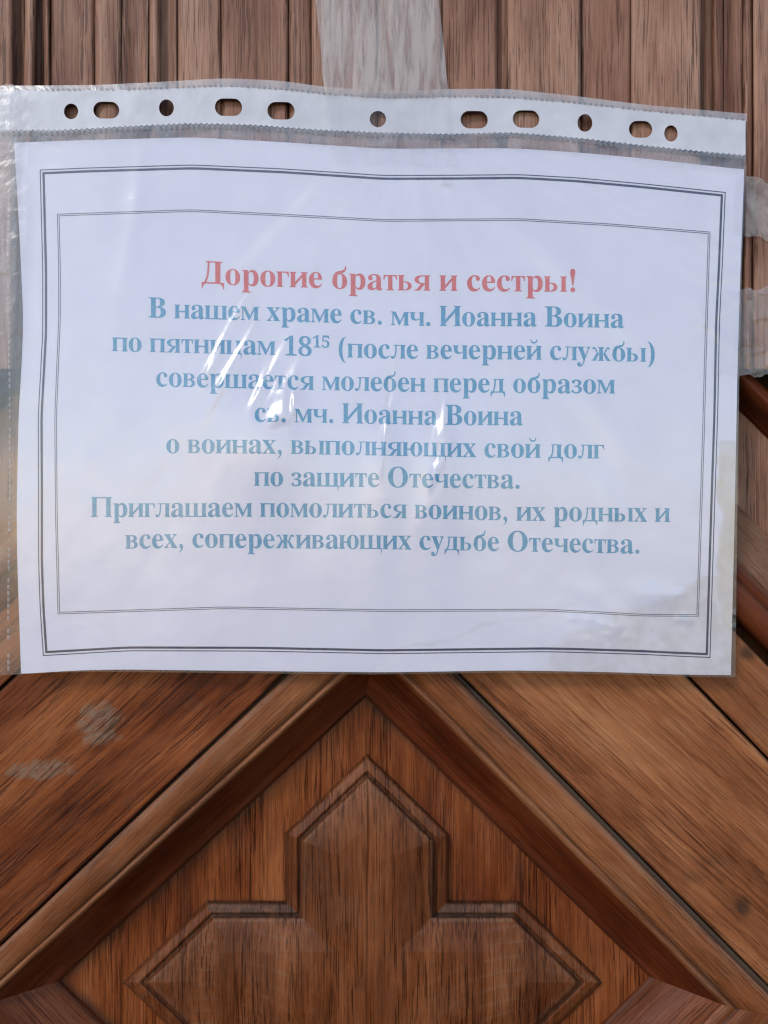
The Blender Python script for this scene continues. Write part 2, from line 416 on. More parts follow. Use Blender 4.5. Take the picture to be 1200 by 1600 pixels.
# next boards, and beyond them another panel between mouldings (seen beside the paper)
board('outer_board', (577, 541), (1560, 1556), (577, 398), (1560, 1413), 0.0178, M_ur, 23, rows=40, knot=[(1168, 1020, 14, 12, 0.9)])
board('outer_board', (577, 541), (-420, 1462), (577, 400), (-420, 1321), 0.0178, M_bl, 24, rows=40)
for sgn, mat in ((1, M_ur), (-1, M_ul)):
    X = lambda x: 577 + sgn * (x - 577)
    def ln(y0): return (X(1050), y0 + 470), (X(1560), y0 + 984 * 0.99)
    pr = []
    for y0, hh in [(402, 8), (394, 17), (380, 18.5), (360, 19), (340, 18.2), (334, 17), (328, 17.8), (318, 17.5), (300, 14), (270, 10), (240, 6), (222, 4), (214, 2)]:
        pr.append((*ln(y0), hh * 0.001))
    loft('side_moulding', pr, mat, 160, seed=25, attrs={'wear': lambda u, s, p: 0 * s + (0.75 if u > 0.6 else 0.1), 'dirt': lambda u, s, p: 0 * s + (0.6 if 0.36 < u < 0.5 else 0.0), 'redstain_shade': lambda u, s, p: 0 * s + (1.0 if u < 0.6 else 0.0)})
    # its narrow vertical-grain panel
    a, b = ln(220); c, e = ln(66)
    pr = [(tuple(L(a, c, t)), tuple(L(b, e, t)), 0.003) for t in np.linspace(0, 1, 24)]
    loft('side_panel', pr, M_top, 160, seed=26)
    pr = []
    for y0, hh in [(70, 2), (64, 5), (56, 6), (44, 9), (30, 13), (14, 17), (6, 16.5), (-2, 16.0), (-9, 8)]:
        pr.append((*ln(y0), hh * 0.001))
    loft('side_moulding', pr, mat, 160, seed=27, attrs={'redstain_shade': lambda u, s, p: 0 * s + 1.0, 'dirt': lambda u, s, p: 0 * s + (0.45 if u < 0.5 else 0.1)})

# --- upright reeded boards across the top, one mesh per board
# (left px, right px, kind, height mm)
def upright(x0, x1, shape, hmm, seed, dirt_amt=0.0, red=0.3):
    n = max(8, int((x1 - x0) / 1.5))
    u = np.linspace(0, 1, n)
    xs = x0 + (x1 - x0) * u
    e = np.minimum(u, 1 - u) * (x1 - x0)            # px from the nearer edge
    hh = np.full(n, hmm, float)
    hh -= 0.9 * np.exp(-(e / 2.5) ** 2)
    if shape == 'reed': hh += 1.6 * np.sin(np.pi * u) ** 0.7 - 1.6
    if shape == 'cove': hh -= 2.6 * np.sin(np.pi * u) ** 0.8
    if shape == 'slope_up': hh += -3.0 * (1 - u) ** 1.3
    if shape == 'slope_dn': hh += -3.0 * u ** 1.3
    xs = np.concatenate([[x0 - 0.2], xs, [x1 + 0.2]]); hh = np.concatenate([[hmm - 4], hh, [hmm - 4]])
    ys = np.concatenate([np.linspace(-420, 575, 110), [577, 577.5]])
    px, py = np.meshgrid(xs, ys)
    H = np.broadcast_to(hh, px.shape) * 0.001 + 0.0002 * vnoise(px / 30, py / 150, seed)
    H = H.copy(); H[-1] -= 0.014
    wob = 0.8 * vnoise(py / 120, py * 0 + seed, seed)
    dd = np.broadcast_to(np.concatenate([[0.6], np.clip(0.32 * np.exp(-(e / 1.8) ** 2) + 0.55 * dirt_amt, 0, 0.9), [0.6]]), px.shape)
    grid('upright_board', W(px + wob, py, H), M_top, door, attrs={'dirt': dd, 'redstain_shade': np.full(px.shape, 0.55 * red)})

UP = [(-420, -250, 'flat', 21, .1, .4), (-250, -120, 'flat', 22, 0, .3), (-120, 20, 'flat', 21.5, 0, .3), (20, 38, 'cove', 19, .5, .6), (38, 56, 'reed', 22, 0, .2), (56, 68, 'cove', 19, .6, .6), (68, 80, 'reed', 21, .2, .5),
      (80, 147, 'flat', 21.5, .02, .75), (147, 191, 'reed', 22.6, 0, .0), (191, 232, 'cove', 21.5, .22, .4), (232, 250, 'reed', 22.4, 0, .1), (250, 276, 'cove', 20.5, .4, .5),
      (276, 345, 'slope_up', 22.2, .0, .4), (345, 450, 'flat', 21.8, .0, .7), (450, 487, 'reed', 22.2, .05, .45), (487, 590, 'flat', 22, .05, .3), (590, 690, 'flat', 22, .05, .3),
      (690, 777, 'flat', 21, .05, .6), (777, 793, 'cove', 19.5, .55, .5), (793, 907, 'flat', 22.4, 0, .1), (907, 986, 'slope_up', 21.6, .03, .85), (986, 1095, 'flat', 22.2, 0, .15),
      (1095, 1112, 'cove', 19, .6, .8), (1112, 1132, 'reed', 20.5, .3, 1.), (1132, 1160, 'cove', 20.5, .3, 1.), (1160, 1177, 'reed', 21.5, .1, .6), (1177, 1262, 'flat', 22.2, 0, .1), (1262, 1400, 'flat', 21.5, 0, .3), (1400, 1620, 'flat', 22, 0, .4)]
for k, (x0, x1, sh, hm, da, rd) in enumerate(UP):
    upright(x0 + 0.1, x1 - 0.1, sh, hm, 50 + k, da, rd)
FONT = {
 'a': ['382,-15 339,-8 312,15 300,52 265,24 227,3 186,-9 143,-13 111,-10 83,0 60,17 44,39 34,65 30,95 37,136 59,173 95,204 132,225 178,246 234,266 298,285 298,362 296,387 290,408 280,424 266,435 246,441 222,443 185,440 163,429 156,411 158,405 162,397 170,385 178,372 183,359 184,347 182,330 176,315 165,303 151,293 134,288 116,286 97,288 80,294 67,305 57,319 51,335 49,355 52,377 60,398 74,418 93,435 115,449 142,461 172,470 206,476 243,478 293,475 335,468 369,455 395,438 420,407 434,366 439,315 439,94 440,78 441,67 442,59 445,55 450,52 456,51 464,53 472,56 481,62 494,41 459,10 422,-9', '227,50 237,52 248,55 261,61 274,70 286,81 298,95 298,254 245,235 208,208 185,171 177,126 183,84 199,59'],
 'e': ['231,-15 193,-12 159,-1 127,16 99,39 75,68 55,103 44,132 36,164 31,199 29,236 32,281 41,323 56,361 77,394 101,423 130,446 163,464 198,474 236,478 277,474 313,463 346,445 373,420 395,389 411,351 421,308 424,260 424,249 175,249 184,168 207,110 246,75 299,63 337,71 373,93 405,129 427,109 387,55 341,16 289,-7', '174,288 302,288 302,322 301,361 297,392 290,416 279,432 263,442 242,445 212,437 191,410 178,367 174,305'],
 'o': ['253,-15 210,-12 171,-1 135,17 104,41 78,71 56,105 41,144 31,186 28,231 31,277 41,319 56,358 78,393 104,422 135,446 171,463 210,474 252,478 294,474 332,464 368,446 399,423 425,394 447,360 463,321 472,278 475,231 472,184 463,142 447,103 425,69 399,40 368,16 333,-1 295,-12', '253,17 278,22 298,36 313,58 319,74 323,96 326,122 329,231 328,292 325,341 319,379 311,406 297,429 277,444 253,448 227,444 206,429 192,406 185,379 180,341 176,292 175,232 176,190 177,154 179,122 183,96 187,75 192,58 207,35 227,22'],
 'c': ['234,-15 197,-12 162,-1 130,16 101,40 77,68 56,102 41,140 32,181 29,225 33,272 43,315 60,355 83,390 111,420 144,445 180,464 220,475 262,479 307,475 345,465 375,447 398,425 412,398 416,368 414,350 409,335 399,323 387,314 372,308 355,306 321,314 301,337 294,376 295,392 296,407 291,428 277,441 254,445 216,435 190,404 174,353 168,281 171,229 178,184 189,146 206,114 233,83 267,64 306,57 341,63 375,80 407,108 427,91 387,44 341,11 290,-8'],
 'p': ['26,-209 26,-185 40,-184 52,-181 60,-176 67,-169 72,-161 76,-151 79,-96 79,365 78,392 75,412 70,425 61,433 48,438 29,442 29,465 215,465 215,394 240,431 270,457 305,473 346,479 380,475 411,465 439,447 464,424 485,396 502,362 515,325 522,284 525,240 522,192 515,149 502,108 484,72 463,42 437,18 407,-1 375,-11 340,-15 295,-8 255,13 222,48 222,-87 222,-111 224,-132 228,-148 233,-161 240,-170 250,-176 263,-180 278,-183 296,-184 296,-209', '293,42 321,47 343,63 359,89 367,116 374,149 378,187 379,232 378,275 375,313 369,345 362,372 347,397 326,412 298,417 269,410 244,388 222,353 222,103 240,69 264,49'],
 'x': ['7,0 7,22 37,34 65,55 93,85 184,204 64,395 46,419 26,434 6,440 6,465 253,465 253,441 229,439 215,432 211,420 212,413 216,403 224,390 275,308 335,385 344,397 350,408 352,418 350,426 346,431 340,435 332,438 319,440 301,441 301,465 466,465 466,444 438,433 410,412 381,381 297,276 437,54 454,32 461,28 469,25 479,23 479,0 233,0 233,24 246,25 258,26 267,29 273,33 277,39 278,45 276,57 270,72 260,89 207,171 146,92 135,76 129,63 127,51 132,35 147,25 171,22 176,22 176,0'],
 'y': ['79,-211 55,-208 33,-200 15,-187 1,-170 -7,-150 -10,-126 -8,-109 -2,-94 7,-80 20,-68 35,-62 53,-59 70,-61 84,-66 96,-74 105,-85 110,-98 112,-114 111,-122 111,-131 113,-140 119,-146 129,-148 141,-144 155,-131 171,-111 180,-97 187,-83 194,-66 200,-49 206,-29 211,-7 54,376 37,413 23,431 16,436 7,439 -5,440 -7,440 -7,465 243,465 243,440 226,439 213,437 203,434 197,429 194,422 192,412 194,400 199,385 278,178 346,362 354,390 357,411 355,421 351,429 344,434 334,438 321,440 304,440 304,465 449,465 449,440 436,438 425,432 416,421 407,406 398,387 389,364 243,-36 226,-79 210,-115 194,-144 178,-166 161,-184 143,-196 124,-204 102,-209'],
 'B': ['24,0 24,26 55,30 78,37 94,48 104,66 110,90 112,123 112,553 111,580 108,601 104,619 97,632 88,642 77,649 62,654 44,657 23,658 23,683 330,683 446,673 528,644 578,595 594,526 584,470 553,425 502,392 430,371 517,346 578,309 615,259 628,197 623,153 610,114 588,80 557,52 517,29 471,13 417,3 357,0', '273,378 282,378 330,381 368,391 395,408 413,434 424,471 427,518 425,559 417,593 404,619 385,636 358,647 324,651 304,649 290,645 282,637 277,625 274,609 273,586', '332,36 372,40 403,53 425,74 439,103 448,143 451,192 447,243 435,282 416,311 386,331 347,343 296,347 273,347 273,98 274,77 279,61 286,50 296,42 312,38'],
 'O': ['391,-16 354,-14 319,-9 285,-1 253,11 212,32 175,57 142,87 119,112 99,139 82,169 67,200 56,234 48,268 43,304 41,342 43,379 48,414 56,449 67,482 82,514 99,543 119,570 142,596 167,619 195,639 224,657 255,672 289,684 323,692 360,697 398,699 434,697 470,692 504,684 536,672 576,652 613,627 647,598 669,573 689,546 706,516 721,485 732,451 741,416 746,380 747,342 746,304 741,268 732,234 721,200 706,169 689,139 669,112 646,87 621,64 593,44 564,26 532,11 499,-1 465,-9 428,-14', '397,18 472,38 526,99 558,200 569,342 566,416 557,481 542,537 521,583 495,619 465,644 429,660 390,665 314,645 261,584 228,483 218,342 221,267 230,202 245,147 266,101 292,65 323,39 358,23'],
 '1': ['91,0 91,49 167,49 182,51 194,55 203,63 209,74 213,90 214,110 214,578 191,551 170,528 150,508 131,493 112,484 93,481 79,483 66,489 55,499 46,513 41,530 39,550 59,556 80,563 102,572 127,584 154,601 183,622 248,670 353,670 353,110 354,92 357,77 362,65 371,57 383,51 400,49 476,49 476,0'],
 '5': ['229,-9 185,-8 148,-2 117,7 91,19 71,33 56,49 46,66 39,85 37,104 40,124 46,140 58,152 73,161 91,166 112,168 113,151 116,133 122,116 130,99 140,85 154,73 171,63 191,58 215,56 235,58 254,62 272,70 288,81 302,96 314,116 322,140 328,170 330,205 326,248 315,283 296,309 271,328 240,340 203,344 180,343 161,341 144,338 99,327 56,344 86,667 439,667 443,497 390,497 383,528 380,539 376,547 371,555 363,560 353,563 340,564 146,564 131,391 142,395 157,398 175,401 233,405 285,402 331,393 372,377 407,355 436,327 456,293 468,252 472,205 470,167 463,133 450,104 434,78 415,56 393,38 368,23 342,11 314,2 285,-4 257,-8'],
 '8': ['255,-9 218,-8 184,-3 154,4 127,15 96,33 71,55 52,80 39,108 31,138 28,170 32,208 45,241 66,268 94,293 127,316 165,337 131,360 102,384 79,411 63,440 53,471 49,506 52,535 59,562 70,589 87,613 109,634 138,652 164,662 194,670 228,674 266,676 312,673 353,664 387,650 415,630 437,605 452,577 462,546 465,512 461,478 450,448 431,424 405,402 375,381 339,361 378,341 411,320 438,299 458,277 478,247 490,213 494,176 490,135 478,98 458,67 431,40 396,18 355,3 308,-6', '282,393 303,407 319,423 332,441 340,461 346,486 347,514 346,532 343,549 337,566 330,581 320,594 309,606 295,615 279,620 260,622 237,618 217,608 202,592 190,570 183,545 181,517 184,487 193,462 207,442 227,425 252,408', '260,44 289,48 314,58 336,77 351,100 361,128 364,161 360,189 350,215 332,237 306,257 271,278 228,300 208,285 190,267 175,247 163,224 156,197 154,166 157,132 167,103 183,78 204,59 230,48'],
 '3': ['227,-9 183,-8 145,-2 112,7 86,18 64,32 47,48 35,66 28,84 26,103 29,124 37,143 50,157 67,167 85,173 105,176 109,139 120,109 137,86 161,69 188,59 220,56 240,57 259,61 277,68 294,78 308,92 319,110 328,133 333,160 335,193 331,227 319,256 298,281 269,300 233,312 190,316 133,316 133,373 194,373 231,378 261,390 284,411 300,439 310,472 313,511 311,542 304,568 293,590 278,606 259,616 235,619 215,617 198,610 184,598 174,583 166,565 161,544 158,521 156,498 155,474 119,476 89,483 65,494 48,510 37,531 34,557 39,589 57,617 86,641 115,656 151,667 192,674 240,676 287,673 329,666 366,654 398,636 423,614 441,588 452,558 456,524 451,484 437,449 414,419 385,393 351,372 313,356 338,350 363,342 388,331 413,317 434,300 453,280 467,255 476,226 479,192 477,156 470,124 458,97 442,73 423,52 401,35 376,20 349,9 320,1 290,-5 259,-8'],
}

# ------------------------------------------------------------------ lettering outlines (1000 units to the em, bold serif)
def I_(x, w, H, ser='tl tr bl br', e=36, t=26, b=48):
    s = ser.split(); p = []
    p += [(x - e, 0), (x - e, t), (x - 6, t + 8), (x, b)] if 'bl' in s else [(x, 0)]
    p += [(x, H - b), (x - 6, H - t - 8), (x - e, H - t), (x - e, H)] if 'tl' in s else [(x, H)]
    p += [(x + w + e, H), (x + w + e, H - t), (x + w + 6, H - t - 8), (x + w, H - b)] if 'tr' in s else [(x + w, H)]
    p += [(x + w, b), (x + w + 6, t + 8), (x + w + e, t), (x + w + e, 0)] if 'br' in s else [(x + w, 0)]
    return p
def rect(x0, y0, x1, y1): return [(x0, y0), (x1, y0), (x1, y1), (x0, y1)]
def bowl(x, y0, y1, xr, wt, th, mir=False):
    cy, ry = (y0 + y1) / 2, (y1 - y0) / 2; s = -1 if mir else 1
    T = np.linspace(math.pi / 2, -math.pi / 2, 17)
    o = [(x + s * (xr * abs(math.cos(t)) ** 0.62), cy + ry * math.sin(t)) for t in T]
    i = [(x + s * ((xr - wt) * abs(math.cos(t)) ** 0.62), cy + (ry - th) * math.sin(t)) for t in T[::-1]]
    return o + i
def dot(cx, cy, r, n=20): return [(cx + r * math.cos(2 * math.pi * k / n), cy + r * math.sin(2 * math.pi * k / n)) for k in range(n)]
def arcband(pts_out, pts_in): return pts_out + pts_in[::-1]
X, S_, CAP, SC = 461, 130, 676, 152

def soft_sign(x0, xr=258):
    return [I_(x0, S_, X, 'tl tr bl'), bowl(x0 + S_ - 4, 0, 272, xr, 116, 30)]
def tail(x): return [(x, 0), (x + 62, 0), (x + 62, 40), (x, 40)], [(x + 22, 2), (x + 62, 2), (x + 56, -60), (x + 44, -138), (x + 24, -138), (x + 30, -60)]
def breve(c, y): 
    T = np.linspace(math.pi, 2 * math.pi, 13)
    return [arcband([(c + 118 * math.cos(t), y + 112 * math.sin(t)) for t in T], [(c + 84 * math.cos(t), y + 56 * math.sin(t)) for t in T]), dot(c - 100, y + 4, 24), dot(c + 100, y + 4, 24)]
def kk(x, s):   # one curved pair of arms of the zhe
    up = [(0, 262), (0, 226), (40, 236), (96, 262), (128, 330), (150, 402), (170, 412), (196, 380), (230, 384), (240, 418), (216, 458), (170, 466), (118, 440), (84, 360), (52, 280)]
    dn = [(10, 262), (60, 262), (112, 226), (226, 40), (268, 24), (268, 0), (128, 0), (84, 76), (34, 190), (0, 232)]
    return [[(x + s * a, b) for a, b in up], [(x + s * a, b) for a, b in dn]]

GL = {}
GL['н'] = (565, [I_(48, S_, X), rect(176, 208, 389, 254), I_(387, S_, X)])
GL['п'] = (565, [I_(48, S_, X, 'tl bl br'), rect(170, 424, 395, 461), I_(387, S_, X, 'tr bl br')])
_i = [I_(48, S_, X), [(170, 54), (170, 150), (395, 408), (395, 312)], I_(387, S_, X)]
GL['и'] = (565, _i)
GL['й'] = (565, _i + breve(282, 650))
GL['ш'] = (802, [I_(46, S_, X, 'tl tr bl'), I_(336, S_, X, 'tl tr'), I_(626, S_, X, 'tl tr br'), rect(170, 0, 632, 38)])
GL['щ'] = (812, [I_(46, S_, X, 'tl tr bl'), I_(336, S_, X, 'tl tr'), I_(626, S_, X, 'tl tr'), rect(170, 0, 760, 38), *tail(742)])
GL['ц'] = (580, [I_(48, S_, X, 'tl tr bl'), I_(374, S_, X, 'tl tr'), rect(170, 0, 510, 38), *tail(490)])
GL['м'] = (660, [[(14, 0), (14, 26), (64, 44), (64, 412), (14, 434), (14, 461), (178, 461), (336, 148), (482, 461), (646, 461), (646, 434), (612, 426), (612, 36), (646, 26), (646, 0), (446, 0), (446, 26), (482, 36), (482, 340), (318, 0), (292, 0), (106, 372), (106, 44), (160, 26), (160, 0)]])
GL['т'] = (435, [[(18, 461), (417, 461), (424, 310), (398, 310), (380, 385), (345, 424), (283, 428), (283, 48), (292, 32), (332, 26), (332, 0), (103, 0), (103, 26), (143, 32), (152, 48), (152, 428), (90, 424), (55, 385), (37, 310), (11, 310)]])
GL['г'] = (395, [I_(48, S_, X, 'tl bl br'), [(170, 461), (378, 461), (386, 305), (360, 305), (338, 384), (300, 424), (170, 428)]])
GL['л'] = (535, [I_(362, S_, X, 'tr bl br'), rect(104, 432, 380, 461), [(170, 440), (222, 440), (212, 250), (190, 120), (152, 36), (104, -8), (52, -10), (16, 18), (14, 62), (40, 92), (80, 92), (104, 66), (128, 78), (150, 150), (164, 260)]])
GL['д'] = (530, [[(10, -140), (36, -140), (56, -60), (108, 0), (424, 0), (476, -60), (496, -140), (522, -140), (522, 40), (10, 40)], rect(318, 36, 448, 436), rect(112, 430, 484, 461), [(66, 36), (126, 36), (168, 130), (190, 280), (198, 436), (150, 436), (144, 300), (120, 150)]])
GL['Д'] = (700, [[(12, -150), (40, -150), (62, -66), (122, 0), (578, 0), (638, -66), (660, -150), (688, -150), (688, 44), (12, 44)], rect(424, 40, 578, 644), rect(138, 640, 640, 676), [(86, 40), (150, 40), (206, 170), (240, 380), (254, 644), (196, 644), (186, 420), (156, 200)]])
GL['я'] = (531, [I_(348, S_, X, 'tr bl br'), bowl(352, 196, 461, 312, 122, 30, True), [(352, 226), (250, 222), (166, 120), (112, 44), (78, 28), (12, 26), (12, 0), (196, 0), (352, 200)]])
GL['ь'] = (475, soft_sign(48))
GL['ы'] = (712, soft_sign(48, 240) + [I_(536, S_, X)])
GL['в'] = (480, [I_(48, S_, X, 'tl bl'), bowl(170, 236, 461, 250, 112, 28), bowl(170, 0, 262, 276, 120, 28)])
GL['б'] = (510, [('FONT', 'o', 1.0, 0.97, 4, 0), [(30, 215), (58, 380), (120, 478), (190, 520), (300, 542), (390, 576), (430, 690), (458, 690), (450, 590), (410, 505), (320, 466), (230, 450), (182, 425), (150, 350), (140, 240)]])
GL['ж'] = (720, [I_(295, S_, X), *kk(425, 1), *kk(295, -1)])
GL['з'] = (400, [('FONT', '3', 0.80, 0.69, 0, 0)])
GL['ю'] = (725, [I_(46, S_, X), rect(170, 208, 300, 252), ('FONT', 'o', 0.94, 1.0, 260, 0)])
GL['ч'] = (535, [I_(360, S_, X), [(44, 461), (10, 461), (10, 436), (46, 424), (46, 320), (60, 240), (110, 190), (190, 172), (270, 184), (366, 224), (366, 262), (290, 228), (232, 222), (194, 240), (176, 290), (176, 424), (212, 436), (212, 461)]])
for r, l, adv in (('а', 'a', 500), ('е', 'e', 450), ('о', 'o', 503), ('с', 'c', 450), ('р', 'p', 552), ('х', 'x', 486), ('у', 'y', 462), ('О', 'O', 788), ('В', 'B', 660)):
    GL[r] = (adv, [('FONT', l, 1.0, 1.0, 0, 0)])
for d in '158': GL[d] = (508, [('FONT', d, 1.0, 1.0, 0, 0)])
GL['И'] = (778, [I_(66, SC, CAP, e=48, t=28), [(212, 80), (212, 210), (566, 596), (566, 466)], I_(560, SC, CAP, e=48, t=28)])
GL['П'] = (778, [I_(66, SC, CAP, 'tl bl br', e=48, t=28), rect(212, 636, 566, 676), I_(560, SC, CAP, 'tr bl br', e=48, t=28)])
GL['.'] = (250, [dot(125, 62, 74)])
GL[','] = (250, [[(52, 66), (66, 112), (110, 138), (160, 126), (192, 84), (196, 20), (164, -70), (96, -142), (52, -166), (44, -146), (96, -104), (124, -44), (116, -6), (78, 6)]])
GL['!'] = (333, [dot(166, 62, 76), [(166, 184), (182, 184), (212, 400), (244, 560), (238, 640), (200, 688), (166, 694), (132, 688), (94, 640), (88, 560), (120, 400), (150, 184)]])
_t = np.linspace(math.pi / 2, 3 * math.pi / 2, 15)
_o = [(300 + 255 * math.cos(t), 250 + 440 * math.sin(t)) for t in _t]; _n = [(306 + 132 * math.cos(t), 250 + 428 * math.sin(t)) for t in _t]
GL['('] = (333, [arcband(_o, _n)]); GL[')'] = (333, [[(333 - a, b) for a, b in arcband(_o, _n)]])
GL[' '] = (250, [])

def unpack(s): return [tuple(map(int, q.split(','))) for q in s.split()]
def densify(p, m=90):
    out = []
    for k in range(len(p)):
        a, b = np.array(p[k], float), np.array(p[(k + 1) % len(p)], float)
        n = max(1, int(np.hypot(*(b - a)) / m))
        out += [tuple(a + (b - a) * i / n) for i in range(n)]
    return out
_cache = {}
def glyph(ch):
    """(advance, verts, triangles), overlapping pieces merged into one flat outline"""
    if ch in _cache: return _cache[ch]
    adv, parts = GL[ch]
    V, T = [], []
    loops = []
    for p in parts:
        if p and p[0] == 'FONT':
            _, l, sx, sy, dx, dy = p
            ls = [[(x * sx + dx, y * sy + dy) for x, y in unpack(s)] for s in FONT[l]]
            tri = geometry.tessellate_polygon([[Vector((*v, 0)) for v in s] for s in ls])
            flat = [v for s in ls for v in s]; b = len(V)
            V += flat; T += [tuple(b + i for i in t) for t in tri]
        else:
            loops.append(densify(p))
    if loops:
        vs, fs = [], []
        for p in loops:
            ar = sum(p[i - 1][0] * p[i][1] - p[i][0] * p[i - 1][1] for i in range(len(p)))
            if ar < 0: p = p[::-1]
            fs.append(list(range(len(vs), len(vs) + len(p)))); vs += [Vector(v) for v in p]
        r = geometry.delaunay_2d_cdt(vs, [], fs, 0, 0.01)
        b = len(V); V += [(v.x, v.y) for v in r[0]]; T += [tuple(b + i for i in f) for f, og in zip(r[2], r[5]) if len(og)]
    _cache[ch] = (adv, np.array(V, float).reshape(-1, 2), T)
    return _cache[ch]

# ------------------------------------------------------------------ shape of the hanging sheet
TOPE = [(22, 223), (130, 219), (300, 214.5), (440, 222), (600, 232.5), (700, 232), (800, 231.5), (900, 238), (1000, 247), (1163, 265)]
BOTE = [(33, 1053), (120, 1047.5), (190, 1046), (400, 1048.5), (600, 1050.5), (800, 1047.5), (950, 1050), (1060, 1054), (1142, 1055)]
LEFE = [(223, 22), (375, 31), (500, 36.5), (570, 34), (650, 29), (800, 26), (880, 27), (1053, 33)]
RIGE = [(265, 1163), (420, 1157), (590, 1152), (800, 1148), (1055, 1142)]
def curve(pts):
    p = np.array(pts, float)
    def f(t):
        t = np.asarray(t, float)
        y = np.interp(t, p[:, 0], p[:, 1])
        for k in (-24, -12, 12, 24): y = y + np.interp(np.clip(t + k, p[0, 0], p[-1, 0]), p[:, 0], p[:, 1])
        return y / 5
    return f
fT, fB, fL, fR = curve(TOPE), curve(BOTE), curve(LEFE), curve(RIGE)
STB = curve([(-40, 204), (0, 203), (100, 203), (200, 197), (300, 192.5), (400, 195), (500, 203), (600, 207), (700, 209.5), (800, 206.5), (900, 215), (1000, 226.5), (1100, 237), (1180, 244)])
STT = curve([(-40, 141), (0, 141), (200, 140), (300, 136), (350, 134), (450, 140), (500, 146), (600, 153.5), (700, 151), (800, 152.5), (900, 160.5), (1000, 172), (1180, 189)])
FLT = curve([(-40, 134), (0, 134), (150, 133), (250, 128), (350, 122), (440, 126), (500, 135), (600, 143), (700, 139), (790, 138.5), (900, 150), (1000, 163), (1180, 179)])
SRT = curve([(150, 1167), (265, 1165), (420, 1159), (590, 1155), (800, 1152), (1060, 1149)])

def gs(x, y, cx, cy, rx, ry): return np.exp(-((x - cx) / rx) ** 2 - ((y - cy) / ry) ** 2)
def sheet_h(x, y):
    """height of the paper, metres: nearly flat, a soft belly in the middle, slight waves"""
    h = 24.5 + 1.6 * np.clip((y - 220) / 830, 0, 1)
    h = h + 2.2 * gs(x, np.minimum(y, 740 + 0.35 * (y - 740)), 560, 740, 330, 215) + 0.7 * gs(x, y, 980, 560, 150, 300) + 0.5 * gs(x, y, 160, 520, 120, 260)
    h = h + 0.35 * np.sin(x / 92.0 + 0.6) * np.clip(1.3 - np.abs(y - 230) / 420, 0, 1) + 0.28 * np.sin(x / 120.0 + 2 + y / 260) * np.clip((y - 820) / 200, 0, 1)
    h = h + 0.22 * fnoise(x / 150, y / 170, 77) + 0.35 * gs(x, y, 905, 985, 70, 40) - 0.3 * gs(x, y, 1040, 950, 60, 60)
    return h * 0.001

# ------------------------------------------------------------------ the printed notice
def paper_mat():
    q = NT('white_paper'); tc = q.n('TexCoord').outputs['Object']
    n1 = q.noise(tc, 60, 4); n2 = q.noise(tc, 1400, 3)
    col = q.mix(q.ramp(n1, 0.3, 0.7), (0.66, 0.645, 0.745), (0.70, 0.685, 0.785))
    st = q.attr('stain')
    col = q.mix(q.math('MULTIPLY', st, q.ramp(q.noise(tc, 220, 4), 0.2, 0.7, 0.55, 1.0)), col, (0.55, 0.49, 0.43))
    td = q.attr('tide')
    col = q.mix(td, col, (0.33, 0.30, 0.27))
    q.set(q.b.inputs['Base Color'], col); q.b.inputs['Roughness'].default_value = 0.75
    q.b.inputs['Specular IOR Level'].default_value = 0.25
    q.set(q.b.inputs['Normal'], q.bump(q.math('ADD', n2, q.math('MULTIPLY', q.noise(tc, 120, 3), 2.0)), 0.15, 0.0004))
    return q.m
def ink_mat(name, a, b):
    q = NT(name); tc = q.n('TexCoord').outputs['Object']
    n = q.noise(tc, 500, 3)
    q.set(q.b.inputs['Base Color'], q.mix(q.ramp(n, 0.3, 0.7), a, b)); q.b.inputs['Roughness'].default_value = 0.7
    q.b.inputs['Specular IOR Level'].default_value = 0.25
    return q.m

notice = empty('paper_notice', (0, -0.024, ZC - 0.07), 'white printed paper notice in Russian with red heading and blue text inside the clear sleeve', 'notice')
M_paper = paper_mat()
nu, nv = 380, 280
u = np.linspace(0, 1, nu)[None, :]; v = np.linspace(0, 1, nv)[:, None]
x0 = fL(223 + v * 830); x1 = fR(265 + v * 790)
px = x0 * (1 - u) + x1 * u
py = fT(22 + u * 1141) * (1 - v) + fB(33 + u * 1109) * v
# water stains at the lower right corner and up the right margin, with brown tide lines
sd_ = 26 * fnoise(px / 45, py / 45, 90)
a1 = (py - (955 + 0.10 * (900 - px) - 42 * np.clip((px - 1000) / 120, -1, 1))) + sd_
s1 = np.clip(a1 / 14, 0, 1) * np.clip((px - 830 + sd_) / 20, 0, 1) * (py > 900)
s2 = np.clip((px - 1121 + 0.4 * sd_) / 8, 0, 1) * np.clip((py - 688 + 0.3 * sd_) / 8, 0, 1) * np.clip((1060 - py) / 40, 0, 1)
stain = np.clip(np.maximum(0.42 * s1 * (0.45 + 0.55 * np.clip((px - 840) / 260, 0, 1)), 0.85 * s2), 0, 1)
lx = np.array([600, 640, 700, 735, 765, 830, 870, 905, 960, 1010]); ly = np.array([1022, 1010, 1000, 984, 977, 968, 952, 938, 924, 921])
edge_ = 4 * stain * (1 - stain) * (py > 600)
line = np.interp(px, lx, ly) + 0.35 * sd_
tide = 0.30 * np.exp(-((py - line) / 2.0) ** 2) * ((px > 610) & (px < 900)) * np.clip(fnoise(px / 30, py / 30, 92) + 0.55, 0, 1)
tide += 0.40 * np.exp(-(((px - 694) / 11) ** 2 + ((py - 290) / 5) ** 2)) * np.clip(fnoise(px / 8, py / 8, 93) + 0.5, 0, 1)
tide += 0.18 * np.exp(-(((px - 995) / 12) ** 2 + ((py - 985) / 40) ** 2))
grid('paper_sheet', W(px, py, sheet_h(px, py)), M_paper, notice, attrs={'stain': np.clip(stain * (1 + 0.5 * fnoise(px / 25, py / 25, 96)), 0, 1), 'tide': np.clip(tide + 0.28 * edge_ ** 2 * np.clip(fnoise(px / 12, py / 12, 95) + 0.5, 0, 1), 0, 0.7)})

